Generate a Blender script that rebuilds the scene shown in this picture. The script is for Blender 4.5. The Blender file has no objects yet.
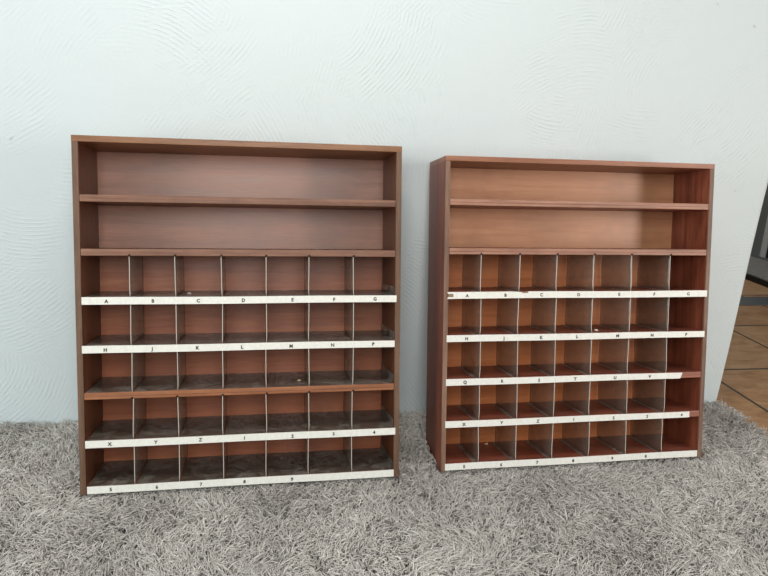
import bpy, bmesh, math, random
import numpy as np
from mathutils import Matrix, Vector, Euler
random.seed(7); rng = np.random.default_rng(11)
scene = bpy.context.scene
COL = scene.collection

# ------------------------------------------------------------------ helpers
def lin(c):
    return tuple(((v/255)/12.92 if v/255 <= .04045 else ((v/255+.055)/1.055)**2.4) for v in c) + (1,)

def link(o, parent=None):
    COL.objects.link(o)
    if parent is not None:
        o.parent = parent
    return o

def tag(o, label=None, cat=None, group=None, kind=None):
    if label: o['label'] = label
    if cat: o['category'] = cat
    if group: o['group'] = group
    if kind: o['kind'] = kind
    return o

def add_box(bm, x0, x1, y0, y1, z0, z1, bevel=0.0, mat=0):
    vs = [bm.verts.new((x, y, z)) for z in (z0, z1) for y in (y0, y1) for x in (x0, x1)]
    idx = [(0,2,3,1),(4,5,7,6),(0,1,5,4),(2,6,7,3),(0,4,6,2),(1,3,7,5)]
    fs = [bm.faces.new([vs[i] for i in f]) for f in idx]
    for f in fs: f.material_index = mat
    if bevel > 0:
        es = list({e for f in fs for e in f.edges})
        r = bmesh.ops.bevel(bm, geom=es, offset=bevel, segments=2, profile=.6, affect='EDGES')
        for f in r['faces']: f.material_index = mat
    return vs

def obj(name, bm, mats, parent=None, smooth=False):
    me = bpy.data.meshes.new(name)
    bmesh.ops.recalc_face_normals(bm, faces=bm.faces[:])
    bm.to_mesh(me); bm.free()
    if not isinstance(mats, (list, tuple)): mats = [mats]
    for m in mats: me.materials.append(m)
    if smooth:
        for p in me.polygons: p.use_smooth = True
    return link(bpy.data.objects.new(name, me), parent)

class N:
    """tiny node graph builder"""
    def __init__(self, name):
        self.m = bpy.data.materials.new(name); self.m.use_nodes = True
        self.t = self.m.node_tree; self.n = self.t.nodes; self.l = self.t.links
        self.b = self.n['Principled BSDF']
    def new(self, kind, **kw):
        nd = self.n.new(kind)
        for k, v in kw.items():
            if hasattr(nd, k) and k not in ('Scale',): setattr(nd, k, v)
        return nd
    def link(self, a, b): self.l.new(a, b)
    def math(self, op, a, b=None, c=None, clamp=False):
        nd = self.n.new('ShaderNodeMath'); nd.operation = op; nd.use_clamp = clamp
        for i, v in enumerate((a, b, c)):
            if v is None: continue
            if isinstance(v, (int, float)): nd.inputs[i].default_value = v
            else: self.l.new(v, nd.inputs[i])
        return nd.outputs[0]
    def vmath(self, op, a, b=None, scale=None):
        nd = self.n.new('ShaderNodeVectorMath'); nd.operation = op
        for i, v in enumerate((a, b)):
            if v is None: continue
            if isinstance(v, (tuple, list)): nd.inputs[i].default_value = v
            else: self.l.new(v, nd.inputs[i])
        if scale is not None:
            if isinstance(scale, (int, float)): nd.inputs['Scale'].default_value = scale
            else: self.l.new(scale, nd.inputs['Scale'])
        return nd.outputs['Value'] if op in ('LENGTH', 'DOT_PRODUCT', 'DISTANCE') else nd.outputs[0]
    def noise(self, vec, scale, detail=3, rough=.5, out='Fac', dist=0):
        nd = self.n.new('ShaderNodeTexNoise'); self.l.new(vec, nd.inputs['Vector'])
        nd.inputs['Scale'].default_value = scale; nd.inputs['Detail'].default_value = detail
        nd.inputs['Roughness'].default_value = rough; nd.inputs['Distortion'].default_value = dist
        return nd.outputs[out]
    def ramp(self, fac, stops):
        nd = self.n.new('ShaderNodeValToRGB'); self.l.new(fac, nd.inputs[0])
        e = nd.color_ramp.elements
        while len(e) < len(stops): e.new(.5)
        for k, (p, c) in zip(e, stops): k.position = p; k.color = c if len(c) == 4 else lin(c)
        return nd.outputs[0]
    def mix(self, fac, a, b, mode='MIX'):
        nd = self.n.new('ShaderNodeMix'); nd.data_type = 'RGBA'; nd.blend_type = mode
        for s, v in ((nd.inputs[0], fac), (nd.inputs[6], a), (nd.inputs[7], b)):
            if isinstance(v, (int, float)): s.default_value = v
            elif isinstance(v, (tuple, list)): s.default_value = v if len(v) == 4 else lin(v)
            else: self.l.new(v, s)
        return nd.outputs[2]
    def coord(self, which='Object'):
        return self.n.new('ShaderNodeTexCoord').outputs[which]
    def mapped(self, vec, scale=(1,1,1), loc=(0,0,0)):
        nd = self.n.new('ShaderNodeMapping'); self.l.new(vec, nd.inputs[0])
        nd.inputs['Scale'].default_value = scale; nd.inputs['Location'].default_value = loc
        return nd.outputs[0]
    def bump(self, h, strength, dist):
        nd = self.n.new('ShaderNodeBump'); nd.inputs['Strength'].default_value = strength
        nd.inputs['Distance'].default_value = dist; self.l.new(h, nd.inputs['Height'])
        self.l.new(nd.outputs[0], self.b.inputs['Normal'])
    def set(self, **kw):
        for k, v in kw.items():
            s = self.b.inputs[k.replace('_', ' ')]
            if isinstance(v, (int, float)): s.default_value = v
            elif isinstance(v, (tuple, list)): s.default_value = v if len(v) == 4 else lin(v)
            else: self.l.new(v, s)
        return self

# ------------------------------------------------------------------ materials
def wood(name, dark, mid, light, axis, rough=.42, dust=0.0, grain=1.0, spec=.5, coat=0.0, loc=(0,0,0)):
    g = N(name); co = g.coord()
    s = {'x': (1.6, 22, 22), 'z': (22, 22, 1.6)}[axis]
    v = g.mapped(co, s, loc)
    n1 = g.noise(v, 2.2, 6, .62, dist=.5)
    n2 = g.noise(g.mapped(co, tuple(q*5 for q in s)), 3.0, 3, .7)
    f = g.math('ADD', g.math('MULTIPLY', n1, .75), g.math('MULTIPLY', n2, .25))
    w = .16/grain
    c = g.ramp(f, [(.5-w, dark), (.5, mid), (.5+w, light)])
    blotch = g.noise(co, 6, 3, .6)
    c = g.mix(g.math('MULTIPLY', g.math('SUBTRACT', blotch, .45, clamp=True), 1.6, clamp=True), c, tuple(int(q*.72) for q in mid))
    if dust:
        d = g.noise(g.mapped(co, (9, 16, 9)), 2, 5, .65, dist=1.2)
        c = g.mix(g.math('MULTIPLY', g.math('SUBTRACT', d, .42, clamp=True), dust*5, clamp=True), c, (118, 110, 104))
    g.set(Base_Color=c, Roughness=g.math('ADD', g.math('MULTIPLY', n1, .25), rough-.12))
    g.b.inputs['Specular IOR Level'].default_value = spec
    g.b.inputs['Coat Weight'].default_value = coat; g.b.inputs['Coat Roughness'].default_value = .35
    g.bump(f, .25, .0006)
    return g.m

M = {}
# left cabinet : browner; right cabinet : redder with an orange back board
M['side_a'] = wood('brown_stained_side', (66,36,22), (102,58,36), (128,78,52), 'z')
M['side_b'] = wood('red_stained_side', (94,42,28), (138,72,50), (164,94,70), 'z', loc=(3,1,2))
M['edge_a'] = wood('greyed_front_edge', (88,62,46), (116,86,66), (140,108,86), 'z', rough=.55)
M['edge_b'] = wood('greyed_front_edge_red', (98,70,56), (130,98,80), (154,122,102), 'z', rough=.55, loc=(1,4,2))
M['shelf_a'] = wood('brown_shelf_board', (84,46,30), (122,74,52), (146,98,74), 'x', dust=.35)
M['shelf_b'] = wood('red_shelf_board', (104,46,32), (140,70,50), (164,92,70), 'x', dust=.2, loc=(2,2,5))
M['shelfedge_a'] = wood('worn_shelf_edge', (104,70,52), (138,98,78), (164,122,100), 'x', rough=.55)
M['shelfedge_b'] = wood('worn_shelf_edge_pink', (136,94,74), (174,128,106), (200,154,130), 'x', rough=.55, loc=(5,1,0))
M['bare_edge'] = wood('bare_orange_shelf_edge', (128,74,44), (162,102,66), (184,126,88), 'x', rough=.55)
M['bare_edge_b'] = wood('bare_red_shelf_edge', (130,76,58), (164,104,84), (184,128,106), 'x', rough=.55)
M['top_a'] = wood('top_board_brown', (100,64,40), (142,98,66), (166,120,86), 'x')
M['top_b'] = wood('top_board_red', (112,68,48), (156,104,78), (180,126,98), 'x', loc=(0,3,3))
M['back_a'] = wood('rosy_back_board', (140,84,60), (168,110,84), (186,130,104), 'x', rough=.36, grain=.8, coat=.3, spec=.6)
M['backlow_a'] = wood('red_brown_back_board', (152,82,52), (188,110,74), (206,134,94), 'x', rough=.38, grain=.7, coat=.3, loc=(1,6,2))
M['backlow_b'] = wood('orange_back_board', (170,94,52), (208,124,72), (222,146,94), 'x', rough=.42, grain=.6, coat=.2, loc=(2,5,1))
M['back_b'] = wood('tan_back_board', (184,120,82), (210,148,108), (222,166,128), 'x', rough=.45, grain=.6, coat=.15, loc=(4,2,1))

def cloudy_sheet(name, tint, dirt, amount, rough, patchy):
    """aged see-through plastic sheet: tinted, scuffed and glossy"""
    g = N(name); co = g.coord()
    n = g.noise(g.mapped(co, (10, 10, 16)), 2.4, 5, .65, dist=1.0)
    n2 = g.noise(g.mapped(co, (60, 12, 60)), 2, 3, .6)
    tr = g.n.new('ShaderNodeBsdfTransparent'); tr.inputs[0].default_value = lin(tint)
    df = g.n.new('ShaderNodeBsdfDiffuse'); df.inputs[0].default_value = lin(dirt)
    gl = g.n.new('ShaderNodeBsdfGlossy'); gl.inputs['Roughness'].default_value = rough
    gl.inputs[0].default_value = (.95, .97, 1, 1)
    m1 = g.n.new('ShaderNodeMixShader'); m2 = g.n.new('ShaderNodeMixShader')
    fac = g.math('ADD', g.math('MULTIPLY', g.math('SUBTRACT', n, .44, clamp=True), amount*patchy), amount*(.6-.105*patchy), clamp=True)
    g.link(fac, m1.inputs[0]); g.link(tr.outputs[0], m1.inputs[1]); g.link(df.outputs[0], m1.inputs[2])
    fr = g.n.new('ShaderNodeLayerWeight'); fr.inputs[0].default_value = .5
    refl = g.math('ADD', g.math('MULTIPLY', g.math('POWER', fr.outputs['Facing'], 5.0), .45), .03)
    g.link(g.math('MULTIPLY', refl, g.math('ADD', n2, .5)), m2.inputs[0])
    g.link(m1.outputs[0], m2.inputs[1]); g.link(gl.outputs[0], m2.inputs[2])
    out = g.n['Material Output']; g.link(m2.outputs[0], out.inputs['Surface']); g.n.remove(g.b)
    return g.m
M['sheet'] = cloudy_sheet('cloudy_plastic_sheet', (240,236,232), (150,138,126), .42, .16, 1.0)
M['sheet_floor'] = cloudy_sheet('dusty_plastic_sheet', (226,222,216), (168,160,150), .50, .22, 3.6)
g = N('bright_cut_edge'); g.set(Base_Color=(218,208,196), Roughness=.4); M['cut'] = g.m

g = N('scuffed_hem'); g.set(Base_Color=(160,140,124), Roughness=.4); M['hem'] = g.m
g = N('cream_paper_tape'); co = g.coord()
n = g.noise(g.mapped(co, (30, 30, 30)), 4, 4, .6)
g.set(Base_Color=g.ramp(n, [(.3, (238,235,224)), (.6, (248,246,238))]), Roughness=.5); M['tape'] = g.m
g = N('torn_brown_stain'); g.set(Base_Color=(150,128,104), Roughness=.8); M['stain'] = g.m
g = N('black_ink'); g.set(Base_Color=(30,30,28), Roughness=.6); M['ink'] = g.m
g = N('painted_slot_shade'); g.set(Base_Color=(48,26,20), Roughness=.9); M['slot_shade'] = g.m
g = N('pale_splinter'); g.set(Base_Color=(226,200,160), Roughness=.7); M['chip'] = g.m
g = N('white_plaster_crumb'); g.set(Base_Color=(235,228,216), Roughness=.8); M['crumb'] = g.m

# trowelled plaster: overlapping fans of arc shaped comb strokes
def plaster():
    g = N('white_trowelled_plaster')
    co = g.coord(); sep = g.n.new('ShaderNodeSeparateXYZ'); g.link(co, sep.inputs[0])
    cmb = g.n.new('ShaderNodeCombineXYZ'); g.link(sep.outputs[0], cmb.inputs[0]); g.link(sep.outputs[2], cmb.inputs[1])
    p = cmb.outputs[0]
    wob = g.vmath('SUBTRACT', g.noise(p, 3.5, 2, .5, out='Color'), (.5,.5,.5))
    pw = g.vmath('ADD', p, g.vmath('SCALE', wob, scale=.045))
    total = None
    for scale, off, amp in ((3.1, (0,0,0), 1.0), (4.3, (7.3,2.1,0), .8)):
        q = g.vmath('ADD', pw, off)
        vo = g.n.new('ShaderNodeTexVoronoi'); vo.voronoi_dimensions = '2D'; vo.feature = 'F1'
        vo.inputs['Scale'].default_value = scale; g.link(q, vo.inputs['Vector'])
        ctr = vo.outputs['Position']
        sp = g.n.new('ShaderNodeSeparateXYZ'); g.link(vo.outputs['Color'], sp.inputs[0])
        an = g.math('MULTIPLY', sp.outputs[0], 6.283); mg = g.math('ADD', g.math('MULTIPLY', sp.outputs[1], .25), .27)
        c2 = g.n.new('ShaderNodeCombineXYZ'); g.link(g.math('MULTIPLY', g.math('COSINE', an), mg), c2.inputs[0]); g.link(g.math('MULTIPLY', g.math('SINE', an), mg), c2.inputs[1])
        d = g.vmath('LENGTH', g.vmath('SUBTRACT', q, g.vmath('ADD', ctr, c2.outputs[0])))
        ph = g.math('ADD', g.math('MULTIPLY', d, 600.), g.math('MULTIPLY', g.noise(p, 10, 2, .5), 6.))
        ring = g.math('MULTIPLY', g.math('ADD', g.math('SINE', ph), 1), .5)
        ring = g.math('POWER', ring, 3.0)
        # strokes fade towards the cell border and in patches
        edge = g.math('MULTIPLY', g.math('SUBTRACT', .62, vo.outputs['Distance'], clamp=True), 3., clamp=True)
        patch = g.math('MULTIPLY', g.math('SUBTRACT', g.noise(q, 3.4, 3, .6), .39, clamp=True), 7., clamp=True)
        fine = g.math('MULTIPLY', g.math('SUBTRACT', g.noise(q, 30, 2, .5), .35, clamp=True), 4., clamp=True)
        s = g.math('MULTIPLY', g.math('MULTIPLY', ring, edge), g.math('MULTIPLY', patch, fine))
        s = g.math('MULTIPLY', s, amp)
        total = s if total is None else g.math('MAXIMUM', total, s)
    lump = g.noise(p, 9, 4, .55); grit = g.noise(p, 120, 3, .6); sm = g.noise(p, 45, 3, .6)
    h = g.math('ADD', g.math('MULTIPLY', total, .55), g.math('MULTIPLY', lump, 1.2))
    h = g.math('ADD', h, g.math('ADD', g.math('MULTIPLY', grit, .34), g.math('MULTIPLY', sm, .35)))
    g.bump(h, .6, .0024)
    spot = g.noise(p, 26, 2, .5)
    c = g.mix(g.math('MULTIPLY', g.math('SUBTRACT', spot, .74, clamp=True), 9., clamp=True), (222,232,233), (182,186,180))
    g.set(Base_Color=c, Roughness=.7)
    return g.m
M['plaster'] = plaster()

def tiles():
    g = N('terracotta_floor_tiles'); co = g.coord()
    sep = g.n.new('ShaderNodeSeparateXYZ'); g.link(co, sep.inputs[0])
    def cell(v, off, size):
        t = g.math('DIVIDE', g.math('SUBTRACT', v, off), size)
        fr = g.math('FRACT', t); fl = g.math('FLOOR', t)
        e = g.math('MULTIPLY', g.math('MINIMUM', fr, g.math('SUBTRACT', 1, fr)), size)
        return e, fl
    ex, fx = cell(sep.outputs[0], 1.75, .45); ey, fy = cell(sep.outputs[1], .36, .5)
    e = g.math('MINIMUM', ex, ey)
    grout = g.math('LESS_THAN', e, .006)
    cc = g.n.new('ShaderNodeCombineXYZ'); g.link(fx, cc.inputs[0]); g.link(fy, cc.inputs[1])
    wn = g.n.new('ShaderNodeTexWhiteNoise'); wn.noise_dimensions = '2D'; g.link(cc.outputs[0], wn.inputs['Vector'])
    n = g.noise(g.mapped(co, (5, 12, 5)), 2.2, 5, .6, dist=.6)
    f = g.math('ADD', g.math('MULTIPLY', n, .8), g.math('MULTIPLY', wn.outputs[0], .25))
    c = g.ramp(f, [(.35, (152,114,80)), (.55, (186,142,102)), (.75, (204,166,128))])
    g.set(Base_Color=g.mix(grout, c, (72,66,60)), Roughness=.42)
    h = g.math('ADD', g.math('MULTIPLY', g.math('MINIMUM', e, .008), 60.), g.math('MULTIPLY', n, .3))
    g.bump(h, .5, .003)
    return g.m
M['tiles'] = tiles()

g = N('shaggy_taupe_pile')
at = g.n.new('ShaderNodeAttribute'); at.attribute_name = 'tone'
g.set(Base_Color=g.ramp(at.outputs['Fac'], [(0, (156,150,143)), (.45, (208,202,194)), (1, (244,239,231))]), Roughness=.8)
g.b.inputs['Sheen Weight'].default_value = .25; g.b.inputs['Sheen Roughness'].default_value = .5
M['pile'] = g.m
g = N('rug_backing'); g.set(Base_Color=(70,66,62), Roughness=.95); M['backing'] = g.m
g = N('grey_aluminium'); g.set(Base_Color=(122,130,129), Metallic=.2, Roughness=.45); M['alu'] = g.m
g = N('light_aluminium_lip'); g.set(Base_Color=(206,210,208), Metallic=.1, Roughness=.4); M['alulight'] = g.m
g = N('black_rubber'); g.set(Base_Color=(22,22,22), Roughness=.6); M['rubber'] = g.m
g = N('grey_stone'); co = g.coord()
g.set(Base_Color=g.ramp(g.noise(co, 30, 4, .6), [(.3, (132,130,126)), (.7, (158,156,151))]), Roughness=.6); M['stone'] = g.m
g = N('dark_glass'); g.set(Base_Color=(20,24,24), Roughness=.08); g.b.inputs['Specular IOR Level'].default_value = .6; M['glass'] = g.m
g = N('plain_white_paint'); g.set(Base_Color=(222,226,224), Roughness=.75); M['paint'] = g.m
g = N('blue_grey_strip'); g.set(Base_Color=(112,116,120), Metallic=.3, Roughness=.4); M['strip'] = g.m

# ------------------------------------------------------------------ setting
FZ = -.042            # tile level
WY = .006             # face of the back wall
def wall_end(z): return 1.5545 + .040*z + .0015*math.sin(z*9)
bm = bmesh.new()
zs = [FZ] + [k*.1 for k in range(0, 27)]
rows = []
for z in zs:
    e = wall_end(z)
    pts = [(-2.6, WY), (e-.012, WY), (e-.003, WY+.004), (e, WY+.014), (e, WY+.26), (-2.6, WY+.26)]
    rows.append([bm.verts.new((x, y, z)) for x, y in pts])
for a, b in zip(rows, rows[1:]):
    for k in range(6):
        bm.faces.new([a[k], a[(k+1) % 6], b[(k+1) % 6], b[k]])
bm.faces.new(rows[0]); bm.faces.new(rows[-1])
tag(obj('wall_back', bm, M['plaster']), kind='structure')

bm = bmesh.new(); add_box(bm, -2.6, 4.2, -4.4, 5.2, FZ-.08, FZ)
tag(obj('floor', bm, M['tiles']), kind='structure')
# right hand wall of the passage with the glazed door
DX = 3.321
bm = bmesh.new()
add_box(bm, DX+.03, DX+.25, 2.165, 5.2, FZ, 2.6); add_box(bm, DX+.03, DX+.25, -4.4, .2, FZ, 2.6); add_box(bm, DX+.03, DX+.25, .2, 2.165, 2.15, 2.6)
tag(obj('wall_right', bm, M['paint']), kind='structure')
bm = bmesh.new(); add_box(bm, -2.6, DX+.25, 5.2, 5.4, FZ, 2.6)
tag(obj('wall_far', bm, M['paint']), kind='structure')
# sill step under the door
bm = bmesh.new()
add_box(bm, 2.953, DX+.25, .2, 2.6, FZ+.012, -.002, .004); 
add_box(bm, 2.965, DX+.2, .2, 2.6, FZ, FZ+.012)
o = tag(obj('trim_1', bm, M['stone']), kind='structure')
bm = bmesh.new(); add_box(bm, 2.942, 2.9525, .2, 2.6, FZ, -.010)
tag(obj('trim_2', bm, M['rubber']), kind='structure')
bm = bmesh.new(); add_box(bm, 1.9, 2.94, 1.17, 1.31, FZ, FZ+.006, .002)
tag(obj('trim_3', bm, M['strip']), kind='structure')
# door: frame, light lip, pane
bm = bmesh.new()
add_box(bm, DX, DX+.07, 2.085, 2.165, -.002, 2.15, .003)
add_box(bm, DX, DX+.07, .2, .28, -.002, 2.15, .003)
add_box(bm, DX, DX+.07, .28, 2.085, 2.07, 2.15, .003)
add_box(bm, DX+.005, DX+.06, .28, 2.085, -.002, .012)
door = tag(obj('door_1', bm, M['alu']), kind='structure')
bm = bmesh.new()
add_box(bm, DX+.006, DX+.05, 2.045, 2.085, .012, 2.07, .002); add_box(bm, DX+.006, DX+.05, .28, .32, .012, 2.07, .002)
add_box(bm, DX+.006, DX+.05, .32, 2.045, 2.03, 2.07, .002)
obj('door_sash', bm, M['alulight'], door)
bm = bmesh.new(); add_box(bm, DX+.02, DX+.03, .32, 2.045, .012, 2.03)
obj('door_pane', bm, M['glass'], door)

# ------------------------------------------------------------------ cabinets
def frame(v):                        # cabinet space: x right, y back, z up; tipped back against the wall
    x0, y0, yaw, lean = v
    return (x0, y0, 0), (-lean, 0, yaw)
# underside of each board (top to bottom), boards ~16 mm
SHELVES = {'a': [.6567, .5377, .4298, .3212, .2153, .1062, .0012], 'b': [.6622, .5424, .4340, .3264, .2169, .1107, .0022]}
TH = .0158

def glyphs(text_items, parent, y):
    """real letter shapes from the built-in font, one small mesh per character"""
    for ch, u, v, h in text_items:
        cu = bpy.data.curves.new('t', 'FONT'); cu.body = ch; cu.size = h*1.38; cu.align_x = 'CENTER'
        cu.offset = h*.05; cu.extrude = .00012; cu.resolution_u = 3
        to = bpy.data.objects.new('t', cu); COL.objects.link(to)
        dg = bpy.context.evaluated_depsgraph_get()
        me = bpy.data.meshes.new_from_object(to.evaluated_get(dg))
        me.transform(Euler((math.pi/2, random.uniform(-.05, .05), 0)).to_matrix().to_4x4())
        me.materials.clear(); me.materials.append(M['ink'])
        bpy.data.objects.remove(to); bpy.data.curves.remove(cu)
        o = link(bpy.data.objects.new('printed_digit' if ch.isdigit() else 'printed_letter', me), parent)
        o.location = (u, y, v)

def strip_mesh(u0, u1, va0, vb0, va1, vb1, y, torn=0.0, curl=0.0, stain=None, thick=.0006):
    """a strip of paper tape following the shelf edge: slightly wavy, its ends may be cut on a slant"""
    bm = bmesh.new(); n = 44; F = []; Bk = []
    ph = random.uniform(0, 6)
    for i in range(n+1):
        t = i/n
        lo = va0+(va1-va0)*t; hi = vb0+(vb1-vb0)*t
        wv = .0004*math.sin(t*9+ph)
        row = []; rb = []
        for j in range(5):
            s = j/4
            u = u0+(u1-u0)*t
            if i == n: u += torn*(s-.5)
            if i == 0 and curl: u += curl*(1-abs(s-.5)*2)
            yy = y-.0012*math.exp(-((t*(u1-u0))/.01)**2)*(curl > 0) - .0002*math.sin(t*31+ph)
            v = lo+wv+(hi-lo)*s
            if stain and abs(u-stain) < .012 and j == 4: v -= .0035*(1-abs(u-stain)/.012)
            row.append(bm.verts.new((u, yy-thick, v))); rb.append(bm.verts.new((u, yy, v)))
        F.append(row); Bk.append(rb)
    for i in range(n):
        for j in range(4):
            f = bm.faces.new([F[i][j], F[i+1][j], F[i+1][j+1], F[i][j+1]])
            if curl and i == 0 and j in (1, 2): f.material_index = 1
            if stain and j == 3 and abs(F[i][3].co.x-stain) < .009: f.material_index = 1
            bm.faces.new([Bk[i][j], Bk[i][j+1], Bk[i+1][j+1], Bk[i+1][j]])
        bm.faces.new([F[i][4], F[i+1][4], Bk[i+1][4], Bk[i][4]]); bm.faces.new([F[i][0], Bk[i][0], Bk[i+1][0], F[i+1][0]])
    for R, Q in ((F[0], Bk[0]), (F[n], Bk[n])):
        for j in range(4): bm.faces.new([R[j], R[j+1], Q[j+1], Q[j]])
    return bm

def divider_mesh(u_top, u_bot, z0, z1, y0, y1, foot, bend):
    """thin folded sheet: upright partition with a foot turned to the left along its bottom"""
    bm = bmesh.new(); th = .0011; nz, ny = 8, 6
    A = []; Bq = []
    for i in range(nz+1):
        t = i/nz; z = z0+(z1-z0)*t
        ra = []; rb = []
        for j in range(ny+1):
            s = j/ny
            y = y0+(y1-y0)*s
            u = u_bot+(u_top-u_bot)*t + bend*math.sin(math.pi*t)*(1-s*.6) + bend*.4*math.sin(2*math.pi*t+1)
            ra.append(bm.verts.new((u-th/2, y, z))); rb.append(bm.verts.new((u+th/2, y, z)))
        A.append(ra); Bq.append(rb)
    for i in range(nz):
        for j in range(ny):
            bm.faces.new([A[i][j], A[i+1][j], A[i+1][j+1], A[i][j+1]])
            bm.faces.new([Bq[i][j], Bq[i][j+1], Bq[i+1][j+1], Bq[i+1][j]])
        f = bm.faces.new([A[i][0], Bq[i][0], Bq[i+1][0], A[i+1][0]]); f.material_index = 1
        bm.faces.new([A[i][ny], A[i+1][ny], Bq[i+1][ny], Bq[i][ny]])
    for j in range(ny):
        bm.faces.new([A[0][j], A[0][j+1], Bq[0][j+1], Bq[0][j]]); bm.faces.new([A[nz][j], Bq[nz][j], Bq[nz][j+1], A[nz][j+1]])
    for f in bm.faces: f.smooth = True
    # rolled front bead that catches the light
    prev = None
    for i in range(nz+1):
        c = (A[i][0].co+Bq[i][0].co)/2
        ring = [bm.verts.new((c.x+.00085*math.cos(a), c.y-.0002+.0008*math.sin(a), c.z)) for a in [k*math.pi/3 for k in range(6)]]
        if prev:
            for k in range(6):
                f = bm.faces.new([prev[k], prev[(k+1) % 6], ring[(k+1) % 6], ring[k]]); f.material_index = 1; f.smooth = True
        else:
            bm.faces.new(ring).material_index = 1
        prev = ring
    bm.faces.new(prev).material_index = 1
    if foot > 0:
        add_box(bm, u_bot-foot, u_bot-.0008, y0+.001, y1, z0, z0+.0009, mat=2)
        # raised hem of the foot
        if foot < .03: add_box(bm, u_bot-foot, u_bot-foot+.0012, y0+.001, y1, z0+.0009, z0+.0016, mat=3)
    return bm

def cabinet(pose, W, H, D, t, kind, U, strips, label, full_foot):
    loc, rot = frame(pose)
    root = bpy.data.objects.new('pigeonhole_cabinet', None); link(root)
    root.location = loc; root.rotation_euler = rot; root.empty_display_size = .1
    tag(root, label, 'cabinet', 'letter sorting cabinets leaning on the wall')
    k = kind; V_SHELF = SHELVES[k]
    # sides: outer board plus slim rounded front lipping (second material)
    for s, n in ((0, 'side_panel'), (1, 'side_panel')):
        x0, x1 = (0, t) if s == 0 else (W-t, W)
        bm = bmesh.new()
        add_box(bm, x0, x1, .0035, D, -.002, H-t*.98, .0008, 0)
        add_box(bm, x0+.0004, x1-.0002, -.0002, .0045, -.002, H-t*.98, .0015, 1)
        # groove between lipping and board
        o = obj(n, bm, [M['side_'+k], M['edge_'+k]], root)
    bm = bmesh.new()
    add_box(bm, 0, W, .0, D, H-t, H, .0012, 0)
    obj('top_panel', bm, [M['top_'+k]], root)
    bm = bmesh.new(); add_box(bm, t*.5, W-t*.5, D-.0005, D+.0055, V_SHELF[1]+TH*.5, H-.004)
    obj('back_panel', bm, M['back_'+k], root)
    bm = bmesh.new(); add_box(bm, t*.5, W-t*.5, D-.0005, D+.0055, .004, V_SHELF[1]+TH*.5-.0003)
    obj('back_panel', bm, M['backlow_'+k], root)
    E = .0004
    # shelves
    for i, v in enumerate(V_SHELF):
        bm = bmesh.new()
        bare = (k == 'a' and i == 4)
        add_box(bm, t+E, W-t-E, .003, D-.0007, v, v+TH, .0004, 0)
        add_box(bm, t+E, W-t-E, .0, .0042, v+.0002, v+TH-.0002, .0016, 1)
        add_box(bm, t+E, W-t-E, -.0003, .0005, v+TH*.42, v+TH*.50, 0, 0)
        if i == 1 or i == 4:                       # dark blocks painted as the shade inside the partitions' saw slots
            for u in U[0]:
                add_box(bm, u-.0022, u+.0022, -.0010, .002, v-.0002, v+.0042, 0, 2)
        edge = M['bare_edge'] if bare else (M['bare_edge_b'] if (k == 'b' and i in (4, 5)) else M['shelfedge_'+k])
        obj('bottom_panel' if i == 6 else 'shelf', bm, [M['shelf_'+k], edge, M['slot_shade']], root)
    # partitions: five rows of six upright sheets
    for r in range(5):
        zt = V_SHELF[r+1]-.0006; zb = V_SHELF[r+2]+TH+.0003
        for c in range(6):
            f = r/4
            u = U[0][c]*(1-f)+U[1][c]*f
            du = random.uniform(-.0012, .0012)
            prev = (U[0][c-1]*(1-f)+U[1][c-1]*f) if c else t
            foot = (u-prev-.0045) if full_foot else .013
            bend = random.choice((-1, 1))*random.uniform(.0004, .0026 if k == 'b' else .0014)
            bm = divider_mesh(u+du, u-du*.5, zb, zt, .0015, D-.003, foot, bend)
            obj('divider', bm, [M['sheet'], M['cut'], M['sheet_floor'], M['hem']], root)
        if full_foot:                               # last pigeonhole has a loose folded liner
            u = W-t-.0012; prev = U[1][5]
            bm = bmesh.new()
            add_box(bm, prev+.003, u, .003, D-.003, zb, zb+.0009, 0, 0)
            add_box(bm, u-.0009, u, .003, D-.003, zb+.0009, zb+.02, 0, 0)
            obj('floor_liner', bm, [M['sheet_floor']], root)
    # paper strips with their characters
    for (i, u0, u1, torn, curl, stain, txt) in strips:
        v = V_SHELF[i]
        lo, hi = v-.0004, v+TH+.0006
        s = obj('label_strip', strip_mesh(u0, u1, lo, hi, lo+random.uniform(-.0006, .0006), hi+random.uniform(-.0008, .0004), -.0012, torn, curl, stain), [M['tape'], M['stain']], root)
        glyphs([(ch, u, v+.0036+random.uniform(-.0004, .0006), .0078) for ch, u in txt], s, -.0021)
    return root

LW, LH, LD, LT = .7342, .80, .1737, .0138
UA = [[.1159,.2139,.3157,.4161,.5149,.6201], [.1184,.2161,.3155,.4141,.5134,.6180]]
stripsA = [
 (2, .0142, .7238, 0, 0, None, list(zip('ABCDEFG', [.0659,.1647,.2637,.3640,.4760,.5733,.6716]))),
 (3, .0125, .7203, 0, 0, None, list(zip('HJKLMNP', [.0615,.1618,.2602,.3599,.4724,.5701,.6676]))),
 (5, .0144, .7240, 0, 0, None, list(zip('XYZ1234', [.0666,.1660,.2644,.3641,.4756,.5731,.6716]))),
 (6, .0162, .7211, 0, 0, None, list(zip('56789', [.0667,.1666,.2644,.3634,.4742]))),
]
cabinet((-.2893, -.351, .0182, .2041), LW, LH, LD, LT, 'a', UA, stripsA,
        'left brown wooden pigeonhole cabinet with one bare unlabelled shelf edge, leaning on white wall', True)
RW, RH, RD, RT = .7277, .7811, .1566, .0125
UB = [[.0948,.1953,.2959,.3968,.4999,.6115], [.0962,.1975,.2969,.3965,.5032,.6089]]
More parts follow.
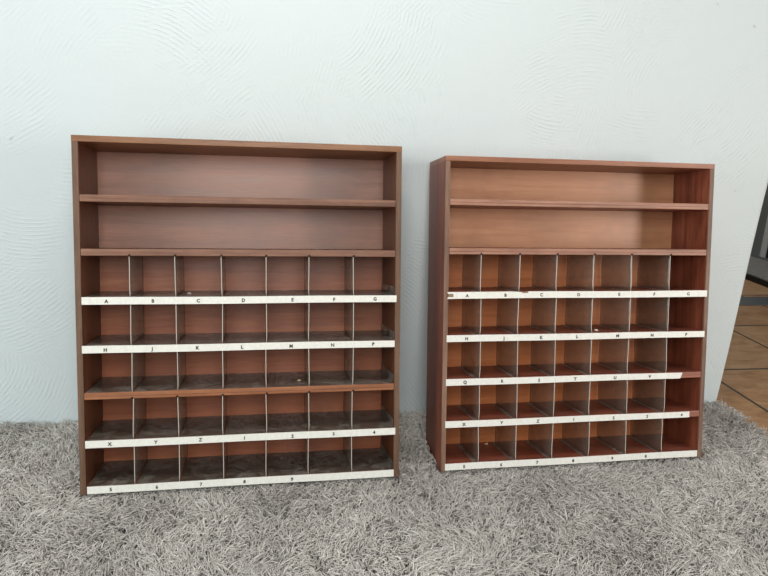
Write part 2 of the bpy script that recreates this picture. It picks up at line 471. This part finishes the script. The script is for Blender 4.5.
stripsB = [
 (2, .0084, .7204, 0, .004, .197, list(zip('ABCDEFG', [.0593,.1592,.2547,.3550,.4673,.5666,.6650]))),
 (3, .0090, .7183, 0, 0, None, list(zip('HJKLMNP', [.0601,.1579,.2565,.3545,.4672,.5654,.6643]))),
 (4, .0090, .6556, .0055, 0, None, list(zip('QRSTUV', [.0583,.1552,.2542,.3526,.4639,.5630]))),
 (5, .0090, .6842, 0, 0, None, list(zip('XYZ1234', [.0578,.1564,.2537,.3520,.4642,.5603,.6613]))),
 (6, .0100, .7125, 0, 0, None, list(zip('567890', [.0598,.1577,.2549,.3542,.4642,.5607]))),
]
cabR = cabinet((.554, -.325, .0177, .2010), RW, RH, RD, RT, 'b', UB, stripsB,
        'right reddish wooden pigeonhole cabinet with two label strips torn short, leaning on white wall', False)

# crumbs lying in the pigeonholes
def chip(pose, u, yb, i, size, mat, label, name='wood_chip', cat='wood chip'):
    loc, rot = frame(pose)
    Mx = Matrix.Translation(loc) @ Euler(rot).to_matrix().to_4x4()
    bm = bmesh.new()
    pts = [(random.uniform(-1, 1)*size, random.uniform(-.6, .6)*size, random.uniform(0, .7)*size) for _ in range(11)]
    pts += [(size*.9, 0, 0), (-size*.9, 0, 0), (0, size*.6, 0), (0, -size*.6, 0)]
    for p_ in pts: bm.verts.new(p_)
    bmesh.ops.convex_hull(bm, input=bm.verts[:])
    o = obj(name, bm, mat)
    zf = SHELVES['a' if pose is PA else 'b'][i]+TH+.0012
    o.matrix_world = Mx @ Matrix.Translation((u, yb, zf))
    tag(o, label, cat)
PA = (-.2893, -.351, .0182, .2041); PB = (.554, -.325, .0177, .2010)
chip(PA, .494, .06, 4, .005, M['chip'], 'small pale wood splinter lying above the bare shelf edge of the left cabinet')
chip(PB, .425, .03, 3, .006, M['crumb'], 'small white plaster crumb in the fifth pigeonhole of the right cabinet', 'plaster_crumb', 'crumb')
chip(PA, .236, .075, 2, .0045, M['crumb'], 'tiny light crumb in the third pigeonhole of the top row of the left cabinet', 'plaster_crumb', 'crumb')
chip(PB, .165, .135, 6, .006, M['chip'], 'small pale wood splinter at the back of the second bottom pigeonhole of the right cabinet')

# ------------------------------------------------------------------ shag rug
RZ = -.0375
def build_rug():
    x0, x1, y0, y1 = -1.45, 1.562, -1.30, WY-.006
    # dense yarns in view, sparser towards the camera
    sp = .0048
    xs, ys = np.meshgrid(np.arange(x0, x1, sp), np.arange(y0, y1, sp))
    P = np.stack([xs.ravel(), ys.ravel()], 1)
    P += rng.uniform(-.5, .5, P.shape)*sp
    keep = (P[:, 1] > -.78) | (rng.random(len(P)) < .45)
    P = P[keep]
    n = len(P)
    x, y = P.T
    def field(seed, k):
        r = np.random.default_rng(seed); s = np.zeros(n)
        for _ in range(7):
            a = r.uniform(0, 6.28); f = k*r.uniform(.6, 1.7)
            s += np.sin(x*math.cos(a)*f + y*math.sin(a)*f + r.uniform(0, 6.28))
        return s/2.6
    # tufts share a direction
    tx = np.floor((x+.004*np.sin(y*300))/.012); ty = np.floor((y+.004*np.sin(x*270))/.012)
    hsh = np.abs(np.sin(tx*127.1+ty*311.7)*43758.5453) % 1
    hsh2 = np.abs(np.sin(tx*269.5+ty*183.3)*24634.6345) % 1
    th = field(1, 7)*1.2 + field(2, 30)*1.3 + (hsh-.5)*4.0 + rng.normal(0, .75, n) - 1.2
    lean = np.clip(.32 + .10*field(3, 18) + (hsh2-.5)*.4 + rng.normal(0, .12, n), .08, .85)
    L = .055*(1 + .05*field(4, 30) + (hsh-.5)*.20 + rng.normal(0, .06, n))
    # the pile is pressed down around the cabinets' front edges
    for (px, py, yaw, le), W in ((PA, LW), (PB, RW)):
        qx = x-px; qy = y-py
        u = qx*math.cos(yaw)+qy*math.sin(yaw); w = -qx*math.sin(yaw)+qy*math.cos(yaw)
        du = np.maximum(np.maximum(-u, u-W), 0); dw = np.maximum(-w, 0)
        dd = np.hypot(du*1.2, dw) + np.clip(w, 0, None)*(du > 0)*.5
        L *= 1-.34*np.exp(-(dd/.045)**2)*((w < .03) | (du < .0))
    R = rng.uniform(.0012, .0019, n)
    curl = rng.normal(0, .0045, n); cph = rng.uniform(0, 6.28, n)
    K = 6; S = np.linspace(0, 1, K)
    C = np.zeros((n, K, 3))
    dx, dy = np.cos(th), np.sin(th)
    for i, s in enumerate(S):
        hor = L*lean*(.10*s+.90*s**4); ver = L*np.sqrt(np.clip(1-lean**2*.55, .1, 1))*(s-.20*s**4)
        lat = curl*np.sin(s*5+cph)*s
        C[:, i, 0] = x+dx*hor-dy*lat; C[:, i, 1] = y+dy*hor+dx*lat; C[:, i, 2] = RZ+.002+ver
    C[:, :, 0] = np.clip(C[:, :, 0], x0-.02, x1+.012)
    # the cabinets press the pile down; yarns rooted beside them bend away from the boards
    for (px, py, yaw, le), W, D in ((PA, LW, LD), (PB, RW, RD)):
        ca, sa = math.cos(yaw), math.sin(yaw)
        qx = C[:, :, 0]-px; qy = C[:, :, 1]-py
        u = qx*ca+qy*sa; w = -qx*sa+qy*ca; z = C[:, :, 2]
        ur = u[:, :1]; wr = w[:, :1]; g_ = .0045
        wb = (D+.006)*math.cos(le)                       # rear bottom edge
        near = (ur > -.05) & (ur < W+.05) & (wr > -.06) & (wr < wb+.09)
        front = near & (wr <= -g_); side_l = near & ~front & (ur <= -g_); side_r = near & ~front & (ur >= W+g_)
        under = near & ~front & ~side_l & ~side_r & (wr < wb+g_)
        behind = near & ~front & ~side_l & ~side_r & ~under
        w = np.where(front, np.minimum(w, -g_), w)
        u = np.where(side_l, np.minimum(u, -g_), u); u = np.where(side_r, np.maximum(u, W+g_), u)
        lim = -np.clip(w, 0, wb)*math.tan(le)-.0075
        z = np.where(under, np.minimum(z, lim), z)
        w = np.where(under, np.minimum(w, wb-.006), w)
        w = np.where(behind, np.maximum(w, wb+(z+.037)*math.tan(le)+g_+.002), w)
        u = np.where(near & (under | behind), np.clip(u, .003, W-.003), u)
        C[:, :, 0] = px+u*ca-w*sa; C[:, :, 1] = py+u*sa+w*ca; C[:, :, 2] = z
    C[:, :, 1] = np.minimum(C[:, :, 1], WY-.003)
    C[:, :, 2] = np.maximum(C[:, :, 2], RZ-.002)
    ang = np.array([0, 2.094, 4.189])
    tap = np.array([.9, 1.0, 1.05, 1.0, .8, .35])
    T = np.gradient(C, axis=1); T /= (np.linalg.norm(T, axis=2, keepdims=True)+1e-9)
    a1 = np.cross(T, np.broadcast_to(np.array([.3, .2, 1.]), T.shape)); a1 /= (np.linalg.norm(a1, axis=2, keepdims=True)+1e-9)
    a2 = np.cross(T, a1)
    rr = (R[:, None]*tap[None, :])[:, :, None, None]
    V = C[:, :, None, :] + rr*(a1[:, :, None, :]*np.cos(ang)[None, None, :, None] + a2[:, :, None, :]*np.sin(ang)[None, None, :, None])
    V[:, :, :, 1] = np.minimum(V[:, :, :, 1], WY-.001)
    V = V.reshape(-1, 3)
    base = (np.arange(n)*K*3)[:, None, None]
    i_ = np.arange(K-1)[None, :, None]*3; k_ = np.arange(3)[None, None, :]; k2 = (k_+1) % 3
    Q = np.stack([base+i_+k_, base+i_+k2, base+i_+3+k2, base+i_+3+k_], -1).reshape(-1, 4)
    tips = (np.arange(n)*K*3)[:, None] + (K-1)*3 + np.arange(3)[None, :]
    nv, nq, nt = len(V), len(Q), len(tips)
    me = bpy.data.meshes.new('shag_rug')
    # backing slab
    bv = np.array([(X, Y, Z) for Z in (FZ+.0002, RZ-.0005) for Y in (y0, y1) for X in (x0, x1)])
    bf = np.array([(0,2,3,1),(4,5,7,6),(0,1,5,4),(2,6,7,3),(0,4,6,2),(1,3,7,5)])+nv
    V = np.vstack([V, bv]); Qa = np.vstack([Q, bf]); nqa = len(Qa)
    me.vertices.add(len(V)); me.vertices.foreach_set('co', V.astype(np.float32).ravel())
    loops = np.concatenate([Qa.ravel(), tips.ravel()]).astype(np.int32)
    me.loops.add(len(loops)); me.loops.foreach_set('vertex_index', loops)
    me.polygons.add(nqa+nt)
    ls = np.concatenate([np.arange(nqa)*4, nqa*4+np.arange(nt)*3]).astype(np.int32)
    me.polygons.foreach_set('loop_start', ls)
    mi = np.zeros(nqa+nt, np.int32); mi[nq:nqa] = 1
    me.materials.append(M['pile']); me.materials.append(M['backing'])
    me.polygons.foreach_set('material_index', mi)
    me.polygons.foreach_set('use_smooth', np.ones(nqa+nt, bool))
    tone = np.clip(.5 + .16*field(5, 14) + (hsh2-.5)*.30 + rng.normal(0, .12, n), 0, 1)
    at = me.attributes.new('tone', 'FLOAT', 'POINT')
    tv = np.concatenate([np.repeat(tone, K*3), np.zeros(8)]).astype(np.float32)
    at.data.foreach_set('value', tv)
    me.update(calc_edges=True); me.validate()
    o = link(bpy.data.objects.new('shag_rug', me))
    tag(o, 'thick grey-taupe shaggy rug covering the floor under both cabinets', 'rug')
    print('yarns', n)
build_rug()

# ------------------------------------------------------------------ light
def area(name, loc, target, sx, sy, power, color):
    li = bpy.data.lights.new(name, 'AREA'); li.shape = 'RECTANGLE'; li.size = sx; li.size_y = sy
    li.energy = power; li.color = color
    o = link(bpy.data.objects.new(name, li)); o.location = loc
    o.rotation_euler = (Vector(target)-Vector(loc)).to_track_quat('-Z', 'Y').to_euler()
    return o
area('window_light_right', (2.6, -2.0, .95), (.9, 0, .35), .35, .9, 24, (1, .97, .93))
area('window_light_front', (.1, -2.6, 1.5), (.4, 0, .5), 1.2, 1.0, 25, (.97, 1, .98))
area('window_light_left', (-2.2, -1.6, .9), (-.6, 0, .4), .8, 1.4, 28, (.9, .99, 1))
area('overhead_fill', (.1, -.9, 2.35), (.1, -.35, 0), 1.1, .8, 20, (1, .985, .97))  # unseen overhead fill, added to balance brightness on wall and rug
area('passage_fill', (2.2, 2.6, 2.3), (2.3, 1.2, 0), .8, .8, 17, (1, .96, .9))  # unseen fill added above the passage to brighten tiles and door frame
w = bpy.data.worlds.new('daylight'); scene.world = w; w.use_nodes = True
bg = w.node_tree.nodes['Background']; bg.inputs[0].default_value = (.84, .94, 1, 1); bg.inputs[1].default_value = .05

# ------------------------------------------------------------------ camera
f, cx, cy, cz, yaw, pitch, roll = 660.056, .142, -1.7436, .8798, .1718, -.2729, .0469
cyw, syw, cp, sp_, cr, sr = math.cos(yaw), math.sin(yaw), math.cos(pitch), math.sin(pitch), math.cos(roll), math.sin(roll)
F = Vector((syw*cp, cyw*cp, sp_)); R0 = Vector((cyw, -syw, 0)); U0 = R0.cross(F)
R2 = cr*R0+sr*U0; U2 = -sr*R0+cr*U0
cam = bpy.data.cameras.new('camera'); cam.sensor_width = 36; cam.lens = f*36/768; cam.clip_start = .02
co_ = link(bpy.data.objects.new('camera', cam))
co_.matrix_world = Matrix(((R2.x, U2.x, -F.x, cx), (R2.y, U2.y, -F.y, cy), (R2.z, U2.z, -F.z, cz), (0, 0, 0, 1)))
scene.camera = co_
vs = scene.view_settings
vs.view_transform = 'Standard'; vs.look = 'None'; vs.exposure = 0; vs.gamma = 1; vs.use_curve_mapping = False
